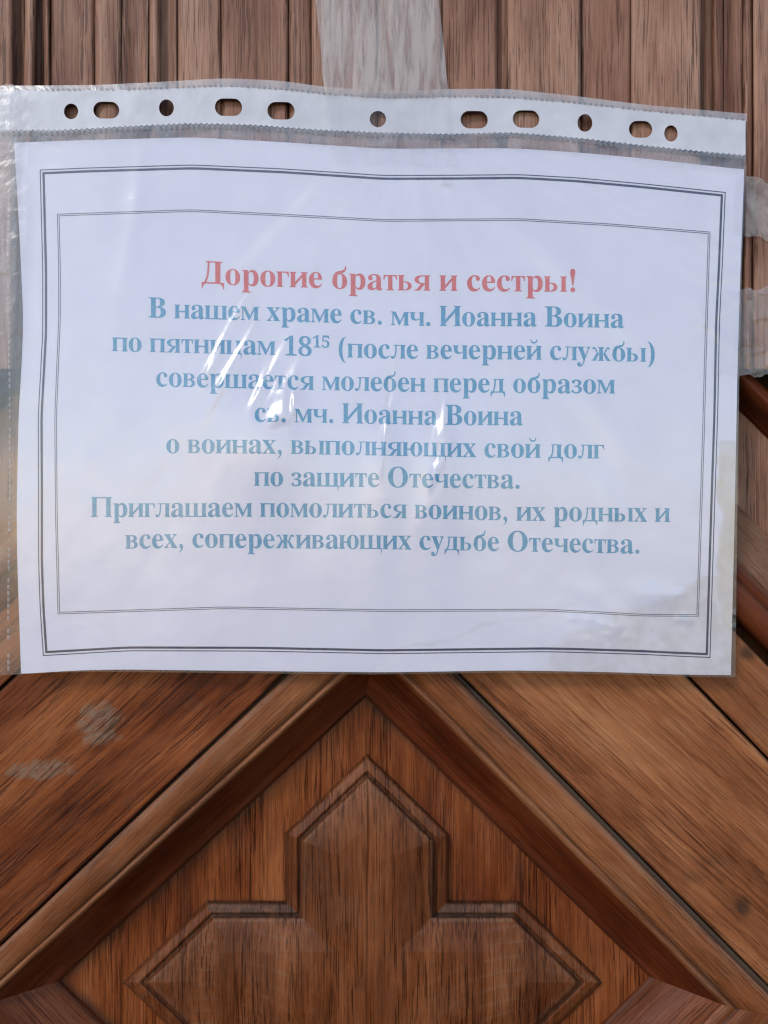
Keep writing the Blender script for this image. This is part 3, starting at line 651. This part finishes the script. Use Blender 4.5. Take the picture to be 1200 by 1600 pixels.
M_navy = ink_mat('dark_border_ink', (0.030, 0.030, 0.070), (0.060, 0.060, 0.11))
M_grey = ink_mat('grey_border_ink', (0.10, 0.10, 0.15), (0.17, 0.17, 0.21))
M_red = ink_mat('red_ink', (0.56, 0.085, 0.070), (0.63, 0.135, 0.12))
M_blue = ink_mat('blue_ink', (0.060, 0.245, 0.41), (0.12, 0.32, 0.48))
INK = 0.00006

def loop_resample(sides, step=8.0):
    """sides: four lists of points, each corner to corner; smooth curve through each, corners kept"""
    out = []
    for p in sides:
        p = np.array(p, float); d = np.r_[0, np.cumsum(np.hypot(*np.diff(p, axis=0).T))]
        n = int(d[-1] / step); t = np.linspace(0, d[-1], n + 1)[:-1]
        xs, ys = np.interp(t, d, p[:, 0]), np.interp(t, d, p[:, 1])
        for _ in range(3):
            xs[1:-1] = (xs[:-2] + 2 * xs[1:-1] + xs[2:]) / 4; ys[1:-1] = (ys[:-2] + 2 * ys[1:-1] + ys[2:]) / 4
        out += list(zip(xs, ys))
    return np.array(out)
def inset(P, d):
    a = P - np.roll(P, 1, 0); b = np.roll(P, -1, 0) - P
    a /= np.linalg.norm(a, axis=1)[:, None]; b /= np.linalg.norm(b, axis=1)[:, None]
    na = np.stack([-a[:, 1], a[:, 0]], 1); nb = np.stack([-b[:, 1], b[:, 0]], 1)
    m = na + nb; m /= (1 + (na * nb).sum(1))[:, None]
    return P + m * d
def border(name, P, bands, mat):
    V, F = [], []
    n = len(P)
    for d0, d1 in bands:
        for q in (inset(P, d0), inset(P, d1)):
            V.append(W(q[:, 0], q[:, 1], sheet_h(q[:, 0], q[:, 1]) + INK))
        b = 2 * n * (len(V) // 2 - 1)
        for i in range(n):
            j = (i + 1) % n
            F.append((b + i, b + n + i, b + n + j, b + j))
    return mesh(name, np.concatenate(V), F, mat, notice)
outer = loop_resample([
    [(62, 265), (130, 262), (300, 257), (440, 263), (600, 273.5), (720, 273), (810, 272), (900, 277), (1000, 286), (1134, 300)],
    [(1134, 300), (1129, 420), (1125, 500), (1122, 650), (1117, 800), (1110, 1028)],
    [(1110, 1028), (1060, 1026), (1000, 1023), (900, 1020), (850, 1019), (600, 1022), (400, 1018), (200, 1017.5), (67, 1025)],
    [(67, 1025), (62, 950), (59.5, 875), (59.5, 760), (59, 650), (66, 520), (66, 420), (62, 265)]])
border('outer_border', outer, [(0, 1.5), (4.0, 7.6)], M_navy)
inner = loop_resample([
    [(89, 334), (300, 327), (440, 334), (600, 342.5), (810, 341), (950, 349), (1110, 362)],
    [(1110, 362), (1104, 560), (1101, 680), (1097, 800), (1092, 963.5)],
    [(1092, 963.5), (1000, 963), (950, 960), (850, 955), (600, 956), (350, 951.5), (90, 960)],
    [(90, 960), (86, 800), (85, 650), (91, 500), (91, 420), (89, 334)]])
border('inner_border', inner, [(0, 1.2), (2.6, 3.8)], M_grey)

def text_line(name, segs, base, x0, x1, size, mat):
    """segs: list of (string, relative size, raise in em/1000); fitted between x0 and x1 along the measured baseline"""
    bp = np.array(base, float)
    pen, items = 0.0, []
    lo = None; hi = 0
    for s, k, up in segs:
        for ch in s:
            adv, V, T = glyph(ch)
            if len(V):
                a, b = pen + V[:, 0].min() * k, pen + V[:, 0].max() * k
                lo = a if lo is None else lo; hi = b
                items.append((pen, k, up, V, T))
            pen += adv * k
    sx = (x1 - x0) / (hi - lo); sy = size / 1000.0
    Vs, Fs, nb = [], [], 0
    for p, k, up, V, T in items:
        X_ = x0 + (p + V[:, 0] * k - lo) * sx
        Y_ = np.interp(X_, bp[:, 0], bp[:, 1]) - (up + V[:, 1] * k) * sy
        Vs.append(W(X_, Y_, sheet_h(X_, Y_) + INK))
        for t in T:
            a, b, c = (np.array([X_[i], -Y_[i]]) for i in t)
            cr = (b[0] - a[0]) * (c[1] - a[1]) - (b[1] - a[1]) * (c[0] - a[0])
            if abs(cr) < 1e-9: continue
            t = t if cr > 0 else t[::-1]
            Fs.append(tuple(nb + i for i in t))
        nb += len(V)
    return mesh(name, np.concatenate(Vs), Fs, mat, notice, smooth=False)

T1 = lambda s: [(s, 1, 0)]
text_line('heading', T1('Дорогие братья и сестры!'), [(315, 442.5), (400, 447), (504, 450), (600, 453.5), (899, 456)], 315, 899, 52, M_red)
LINES = [
    (T1('В нашем храме св. мч. Иоанна Воина'), [(232, 496), (409, 501), (541, 505), (640, 509), (845, 510), (975, 512.5)], 232, 975),
    ([('по пятницам 18', 1, 0), ('15', 0.62, 300), (' (после вечерней службы)', 1, 0)], [(175, 548.5), (438, 555), (600, 560), (853, 562), (1023, 565.5)], 175, 1023),
    (T1('совершается молебен перед образом'), [(244, 603.5), (500, 609.5), (671, 612.5), (961, 615)], 244, 961),
    (T1('св. мч. Иоанна Воина'), [(398, 659), (525, 661), (681, 664), (817, 664.5)], 398, 817),
    (T1('о воинах, выполняющих свой долг'), [(259, 708), (446, 709), (746, 714.5), (944, 716.5)], 260, 944),
    (T1('по защите Отечества.'), [(397, 759), (592, 761), (812, 763.5)], 397, 812),
    (T1('Приглашаем помолиться воинов, их родных и'), [(142, 808), (404, 807.5), (600, 809), (802, 813.5), (1047, 815.5)], 142, 1047),
    (T1('всех, сопереживающих судьбе Отечества.'), [(196, 857.5), (306, 855.5), (600, 858), (778, 861), (999, 865)], 196, 999)]
for segs, base, a, b in LINES:
    text_line('text_line', segs, base, a, b, 46.3, M_blue)

# ------------------------------------------------------------------ clear punched sleeve round the notice
sleeve = empty('plastic_sleeve', (0, -0.023, ZC - 0.07), 'clear creased plastic sleeve with punched white strip holding the paper notice', 'plastic sleeve')
M_film = film('clear_film', haze=0.045, hazecol=(0.8, 0.78, 0.8), rough=0.13, refl=1.0, seed=1, bump=0.06, patch=0.40, patchscale=(90, 90, 90), pr=(0.3, 0.75))
M_back = film('back_film', haze=0.03, rough=0.25, refl=0.35, seed=2, bump=0.25)

RIDGES = [
    ([(470, 330), (420, 410), (364, 504), (335, 560), (302, 626)], [0, .2, .70, .80, 0], 6.0),
    ([(455, 400), (410, 490), (376, 552), (345, 605), (312, 668)], [0, .25, .9, .95, 0], 7.5),
    ([(500, 430), (460, 515), (432, 568), (405, 615), (383, 668)], [0, .25, .85, .9, 0], 8),
    ([(512, 500), (470, 570), (440, 622), (415, 668)], [0, .7, 2.3, 0], 16),
    ([(470, 560), (452, 620), (450, 668)], [0, .7, 0], 8),
    ([(640, 420), (618, 530), (608, 600), (602, 660), (595, 748)], [0, .2, .65, .6, 0], 5.0),
    ([(688, 500), (686, 580), (691, 660), (688, 700), (670, 750)], [0, .5, 1.4, 1.2, 0], 9.5),
    ([(535, 560), (520, 610), (500, 680)], [0, .3, 0], 8),
    ([(625, 240), (545, 330), (455, 425)], [.2, .75, 0], 17),
    ([(600, 240), (500, 300), (380, 440), (340, 520)], [.2, .7, .5, 0], 20),
    ([(222, 240), (212, 330), (192, 430), (150, 600)], [.3, .55, .45, 0], 15),
    ([(640, 240), (672, 360), (690, 480)], [.2, .35, 0], 14),
    ([(690, 240), (860, 400), (1040, 560)], [.3, .8, 0], 26),
    ([(660, 240), (770, 420), (830, 600)], [.1, .3, 0], 20),
    ([(840, 560), (930, 640), (1010, 760)], [0, .45, 0], 24),
    ([(700, 740), (660, 800), (640, 880)], [0, .4, 0], 14),
    ([(940, 730), (955, 800), (930, 880)], [0, .5, 0], 16),
    ([(1070, 520), (1105, 500), (1155, 468)], [0, .5, .3], 7),
    ([(1080, 455), (1105, 505), (1150, 552)], [0, .45, .2], 7),
    ([(1075, 350), (1100, 380), (1160, 400)], [0, .4, .2], 9),
    ([(1085, 430), (1110, 440), (1156, 432)], [0, .4, .3], 6),
    ([(870, 900), (930, 930), (1000, 1010)], [0, .4, 0], 18),
    ([(1000, 1052), (992, 1010), (1004, 950)], [.5, .4, 0], 8),
    ([(40, 300), (34, 420), (30, 620)], [.2, .4, .1], 10),
    ([(690, 282), (700, 292), (704, 306)], [.4, .5, .1], 7),
]
BUBBLES = [(1060, 928, 10, 5, .55), (1070, 968, 13, 6, .6), (897, 966, 7, 5, .5), (926, 968, 9, 6, .5), (938, 975, 6, 5, .4), (962, 980, 8, 7, .5), (950, 992, 6, 5, .4), (978, 996, 5, 6, .4), (1004, 1014, 7, 5, .4), (1018, 930, 26, 18, .8),
           (1150, 960, 4, 4, .4), (1147, 980, 4, 3, .4), (916, 1000, 8, 7, .3)]
def creases(x, y):
    h = np.zeros(np.broadcast(x, y).shape)
    for pts, amp, w in RIDGES:
        best = np.full(h.shape, 1e9); av = np.zeros(h.shape)
        for k in range(len(pts) - 1):
            a, b = np.array(pts[k], float), np.array(pts[k + 1], float); ab = b - a
            t = np.clip(((x - a[0]) * ab[0] + (y - a[1]) * ab[1]) / (ab @ ab), 0, 1)
            d = np.hypot(x - a[0] - t * ab[0], y - a[1] - t * ab[1])
            av = np.where(d < best, amp[k] + (amp[k + 1] - amp[k]) * t, av); best = np.minimum(best, d)
        h += av * np.exp(-(best / w) ** 2)
    for cx, cy, rx, ry, a in BUBBLES: h += a * gs(x, y, cx, cy, rx, ry)
    # faint random fan of drag lines from the top fixing point
    for cx, cy, rx, ry, a in [(689, 722, 36, 56, 3.0), (601, 724, 26, 58, 2.6), (440, 680, 50, 48, 2.4), (395, 655, 44, 56, 2.0), (335, 615, 66, 70, 2.4)]: h += a * gs(x, np.minimum(y, cy + 0.4 * (y - cy)), cx, cy, rx, ry)  # swells added so the creases catch the sun
    ang = np.arctan2(y - 150, x - 630); rad = np.hypot(y - 150, x - 630)
    h += 0.10 * vnoise(ang * 16, rad / 260, 201) + 0.05 * vnoise(ang * 44, rad / 170, 202)
    h += 0.12 * fnoise(x / 70, y / 90, 203)
    h += 2.2 * np.clip((26 - x) / 40, 0, 1) ** 1.5 * np.clip((y - 260) / 200, 0, 1)
    return h
# facets added to the film, each tilted to mirror the sun into the camera
FACETS = [(434, 638, 33, 22, -25), (424, 612, 5, 36, 26), (690, 662, 10, 56, 1), (682, 722, 7, 34, 14), (604, 655, 4.5, 66, 6), (352, 538, 4.5, 42, 28), (369, 572, 5.0, 42, 28), (404, 596, 4.5, 34, 26), (333, 566, 5, 30, 28), (453, 630, 6, 32, 4)]
MM = (D - 0.026) * S * 1000
def film_raw(x, y): return sheet_h(x, y) + 0.0008 + 0.001 * np.clip(creases(x, y) + 0.15, 0, None)
SLOPES = []
for cx, cy, rx, ry, a in FACETS:
    P0 = W(cx, cy, 0.026); vv_ = Vector((0, -D, ZC)) - Vector(P0); vv_.normalize()
    H_ = vv_ + sd
    e = 3.0
    X9, Y9 = np.array([cx + e, cx - e, cx, cx]), np.array([cy, cy, cy + e, cy - e])
    f = film_raw(X9, Y9) * 1000
    SLOPES.append((H_.x / H_.y, -H_.z / H_.y, float(f.mean())))
def film_h(x, y):
    h = film_raw(x, y)
    for (cx, cy, rx, ry, a), (gx, gy, f0) in zip(FACETS, SLOPES):
        dx, dy = x - cx, y - cy; c_, s_ = math.cos(R(a)), math.sin(R(a))
        q = ((dx * c_ + dy * s_) / rx) ** 2 + ((-dx * s_ + dy * c_) / ry) ** 2
        w = np.exp(-q ** 2) if rx > 15 else np.exp(-q ** 1.5)
        wob = 0.02 * fnoise(x / 9, y / 22, 301) * MM * 4
        h = h * (1 - w) + w * 0.001 * (f0 + (gx * dx + gy * dy + 0.00022 * (dx ** 2 + dy ** 2)) * MM + wob)
    return h

nu, nv = 420, 300
u = np.linspace(0, 1, nu)[None, :]; v = np.linspace(0, 1, nv)[:, None]
ya = STB(-14 + u * 1180) - 1.0; yb = np.interp(33 + u * 1109, *np.array(BOTE).T) + 3.5
py = ya * (1 - v) + yb * v
px = -14 * (1 - u) + SRT(py) * u
grid('front_film', W(px, py, film_h(px, py)), M_film, sleeve, attrs={'clear': np.clip((py - STB(px) - 18) / 14, 0, 1)})
# back film lies behind the paper
u2 = np.linspace(0, 1, 120)[None, :]; v2 = np.linspace(0, 1, 90)[:, None]
ya = STB(-14 + u2 * 1180) - 1.0; yb = np.interp(33 + u2 * 1109, *np.array(BOTE).T) + 3.0
py = ya * (1 - v2) + yb * v2; px = -14 * (1 - u2) + SRT(py) * u2
grid('back_film', W(px, py, sheet_h(px, py) - 0.0007 + 0.0002 * fnoise(px / 40, py / 40, 210)), M_back, sleeve)

# punched strip: scalloped weld edges, eleven holes
def strip_mat():
    q = NT('white_strip'); tc = q.n('TexCoord').outputs['Object']
    q.set(q.b.inputs['Base Color'], q.mix(q.ramp(q.noise(tc, 70, 4), 0.3, 0.7), (0.50, 0.495, 0.54), (0.61, 0.605, 0.65)))
    q.b.inputs['Roughness'].default_value = 0.42
    q.set(q.b.inputs['Normal'], q.bump(q.noise(tc, 55, 3), 0.25, 0.003))
    return q.m
def strip_h(x, y): return 0.0242 + 0.00035 * np.sin(np.asarray(x) / 92.0 + 0.6) + 0.0001 * np.sin(np.asarray(y) / 20.0)
xs = np.arange(-14, 1166.5, 1.5)
top = [(x, float(STT(x)) + 1.3 * abs(math.sin(x * math.pi / 8.5))) for x in xs]
bot = [(x, float(STB(x)) + 2.6 * abs(math.sin(x * math.pi / 8.5)) - 1.5) for x in xs[::-1]]
HOLES = [(111, 174, 0, 10.5, 11.5), (166, 172, 7, 12.5, 12.5), (260, 168.5, 0, 11, 12.5), (357, 167.5, 8, 12.5, 13), (439, 173, 8, 12.5, 13), (590.5, 186, 0, 12, 12), (741, 187, 7.5, 13, 13), (822, 186, 7.5, 12.5, 13), (914, 192, 0, 11, 13), (1001, 202, 5, 12.5, 12.5), (1048.5, 208.5, 0, 10, 12)]
loops = [top + bot]
for cx, cy, half_, rx, ry in HOLES:
    lp = []
    for k in range(32):
        a = 2 * math.pi * k / 32; c_, s_ = math.cos(a), math.sin(a)
        lp.append((cx + 1.06 * rx * c_ + (half_ if c_ > 1e-6 else -half_ if c_ < -1e-6 else 0), cy + 1.06 * ry * s_ + 0.07 * half_ * c_))
    loops.append(lp)
tri = geometry.tessellate_polygon([[Vector((x, y, 0)) for x, y in lp] for lp in loops])
fl = np.array([q for lp in loops for q in lp])
Fs = []
for t in tri:
    a, b, c = (fl[i] * (1, -1) for i in t)
    Fs.append(t if (b[0] - a[0]) * (c[1] - a[1]) - (b[1] - a[1]) * (c[0] - a[0]) > 0 else t[::-1])
st = mesh('punched_strip', W(fl[:, 0], fl[:, 1], 0.0242), Fs, strip_mat(), sleeve, smooth=False)
sm = st.modifiers.new('thickness', 'SOLIDIFY'); sm.thickness = 0.00035; sm.offset = -1

# clear lip above the strip and the weld beads
n = 400; xx = np.linspace(-14, 1167, n)[None, :]; vv = np.linspace(0, 1, 8)[:, None]
yy = FLT(xx) * (1 - vv) + (STT(xx) + 2) * vv
M_lip = film('lip_film', haze=0.30, rough=0.25, refl=1.0, seed=4, patch=0.25, bump=0.2)
grid('top_lip', W(np.broadcast_to(xx, yy.shape), yy, 0.0236 + 0.0004 * vv + 0.0003 * vnoise(np.broadcast_to(xx, yy.shape) / 40, yy / 40, 6)), M_lip, sleeve, attrs={'clear': 0 * yy})
M_weld = film('weld_film', haze=0.55, hazecol=(0.30, 0.30, 0.32), rough=0.3, refl=0.6, seed=5)
def beads(name, items, hfun):
    V, F = [], []
    for (x, y, lx, ly, sk) in items:
        b = len(V)
        q = [(x - lx + sk, y - ly), (x + lx + sk, y - ly), (x + lx * 1.2, y), (x + lx - sk, y + ly), (x - lx - sk, y + ly), (x - lx * 1.2, y)]
        V += [W(a, c, hfun(a, c)) for a, c in q] + [W(x, y, hfun(x, y) + 0.00025)]
        for k in range(6): F.append((b + k, b + 6, b + (k + 1) % 6))
    return mesh(name, V, F, M_weld, sleeve)
R2 = np.random.RandomState(4)
it = []
for x in np.arange(-10, 1162, 8.5):
    if R2.rand() < 0.90: it.append((x + 4.2, float(STB(x + 4.2)) + 4.6, 2.2, 3.2 * (0.7 + 0.5 * R2.rand()), -1.6))
beads('weld_seam', it, lambda a, c: float(film_h(a, c)) + 0.0004)
it = []
for x in np.arange(60, 1162, 8.5):
    if R2.rand() < 0.8: it.append((x + 4.2, float(STT(x + 4.2)) - 1.5, 2.0, 2.0 * (0.6 + 0.6 * R2.rand()), -0.8))
beads('weld_seam', it, lambda a, c: 0.0246)
M_weld2 = film('side_weld_film', haze=0.42, hazecol=(0.62, 0.6, 0.62), rough=0.3, seed=6)
it = [(14.5 + 1.5 * math.sin(y / 90), y, 1.5, 3.4, 0) for y in np.arange(300, 1050, 9.8) if R2.rand() < 0.9]
bs = beads('side_weld', it, lambda a, c: float(film_h(a, c)) + 0.0002)
bs.data.materials[0] = M_weld2

# ------------------------------------------------------------------ strips of old sticky tape
def tape(name, corners, hfun, mat, label, nu=70, nv=70, ragged=3.0, clearfn=None, seed=0, crumple=0.0):
    """corners: top-left, top-right, bottom-right, bottom-left in photo pixels"""
    u = np.linspace(0, 1, nu)[None, :]; v = np.linspace(0, 1, nv)[:, None]
    c = np.array(corners, float)
    P = (c[0] * (1 - u[..., None]) + c[1] * u[..., None]) * (1 - v[..., None]) + (c[3] * (1 - u[..., None]) + c[2] * u[..., None]) * v[..., None]
    x, y = P[..., 0], P[..., 1]
    y = y + ragged * vnoise(x / 9, x * 0 + seed, seed) * (np.abs(v - 0.5) * 2) ** 8
    x = x + 0.5 * ragged * vnoise(y / 40, y * 0 + seed, seed + 1) * (np.abs(u - 0.5) * 2) ** 8
    h = hfun(x, y)
    if crumple:
        rid = 1 - np.abs(fnoise(x / 34, y / 34, seed + 5, 3)) * 2.4
        h = h + crumple * np.clip(rid, 0, 1) ** 2
    cl = clearfn(x, y) if clearfn else np.zeros(x.shape)
    o = grid(name, W(x, y, h), mat, None, attrs={'clear': cl})
    tag(o, label, 'sticky tape')
    return o
M_t1 = film('aged_tape', haze=0.20, hazecol=(0.74, 0.64, 0.57), rough=0.3, refl=1.1, patch=0.50, seed=11, bump=0.15, patchscale=(330, 100, 34), pr=(0.40, 0.60))
M_t2 = film('milky_tape', haze=0.15, hazecol=(0.74, 0.66, 0.61), rough=0.28, refl=0.6, patch=0.45, seed=14, bump=0.15, patchscale=(110, 100, 90))
M_t3 = film('crumpled_tape', haze=0.07, hazecol=(0.76, 0.71, 0.69), rough=0.3, refl=0.75, patch=0.24, seed=17, bump=0.3, patchscale=(120, 100, 60))
tape('sticky_tape', [(478, -140), (668, -140), (716, 262), (519, 250)],
     lambda x, y: 0.0228 + 0.0022 * np.clip((y - 95) / 50, 0, 1) ** 1.5 + 0.0014 * np.clip((y - 200) / 30, 0, 1), M_t1,
     'wide beige translucent tape running down from the boards onto the middle of the punched strip', seed=3,
     clearfn=lambda x, y: 0.95 * np.clip((y - 140) / 14, 0, 1))
tape('sticky_tape', [(1150, 268), (1330, 326), (1330, 400), (1146, 364)],
     lambda x, y: 0.0231 + 0.0034 * np.clip((1172 - x) / 14, 0, 1), M_t2, 'flat milky tape at the upper right edge of the sleeve', seed=5,
     clearfn=lambda x, y: 1.0 * np.clip((1168 - x) / 6, 0, 1))
tape('sticky_tape', [(1120, 455), (1330, 440), (1330, 589), (1112, 586)],
     lambda x, y: 0.0232 + 0.0040 * np.clip((1166 - x) / 14, 0, 1), M_t3, 'crumpled glossy tape with white folds beside the right edge, ending in a straight cut', seed=8, nu=120, nv=90, crumple=0.0007,
     clearfn=lambda x, y: 0.95 * np.clip((1158 - x) / 6, 0, 1))
tape('sticky_tape', [(-160, 128), (47, 134), (36, 610), (-160, 640)],
     lambda x, y: 0.0275 + 0.0 * x, M_t3, 'long crumpled whitish tape over the left edge of the sleeve', seed=13, nu=110, nv=240, crumple=0.0003,
     clearfn=lambda x, y: np.clip(np.clip((x - 22) / 6, 0, 1) + np.clip((y - 440) / 150, 0, 1.0), 0, 1))
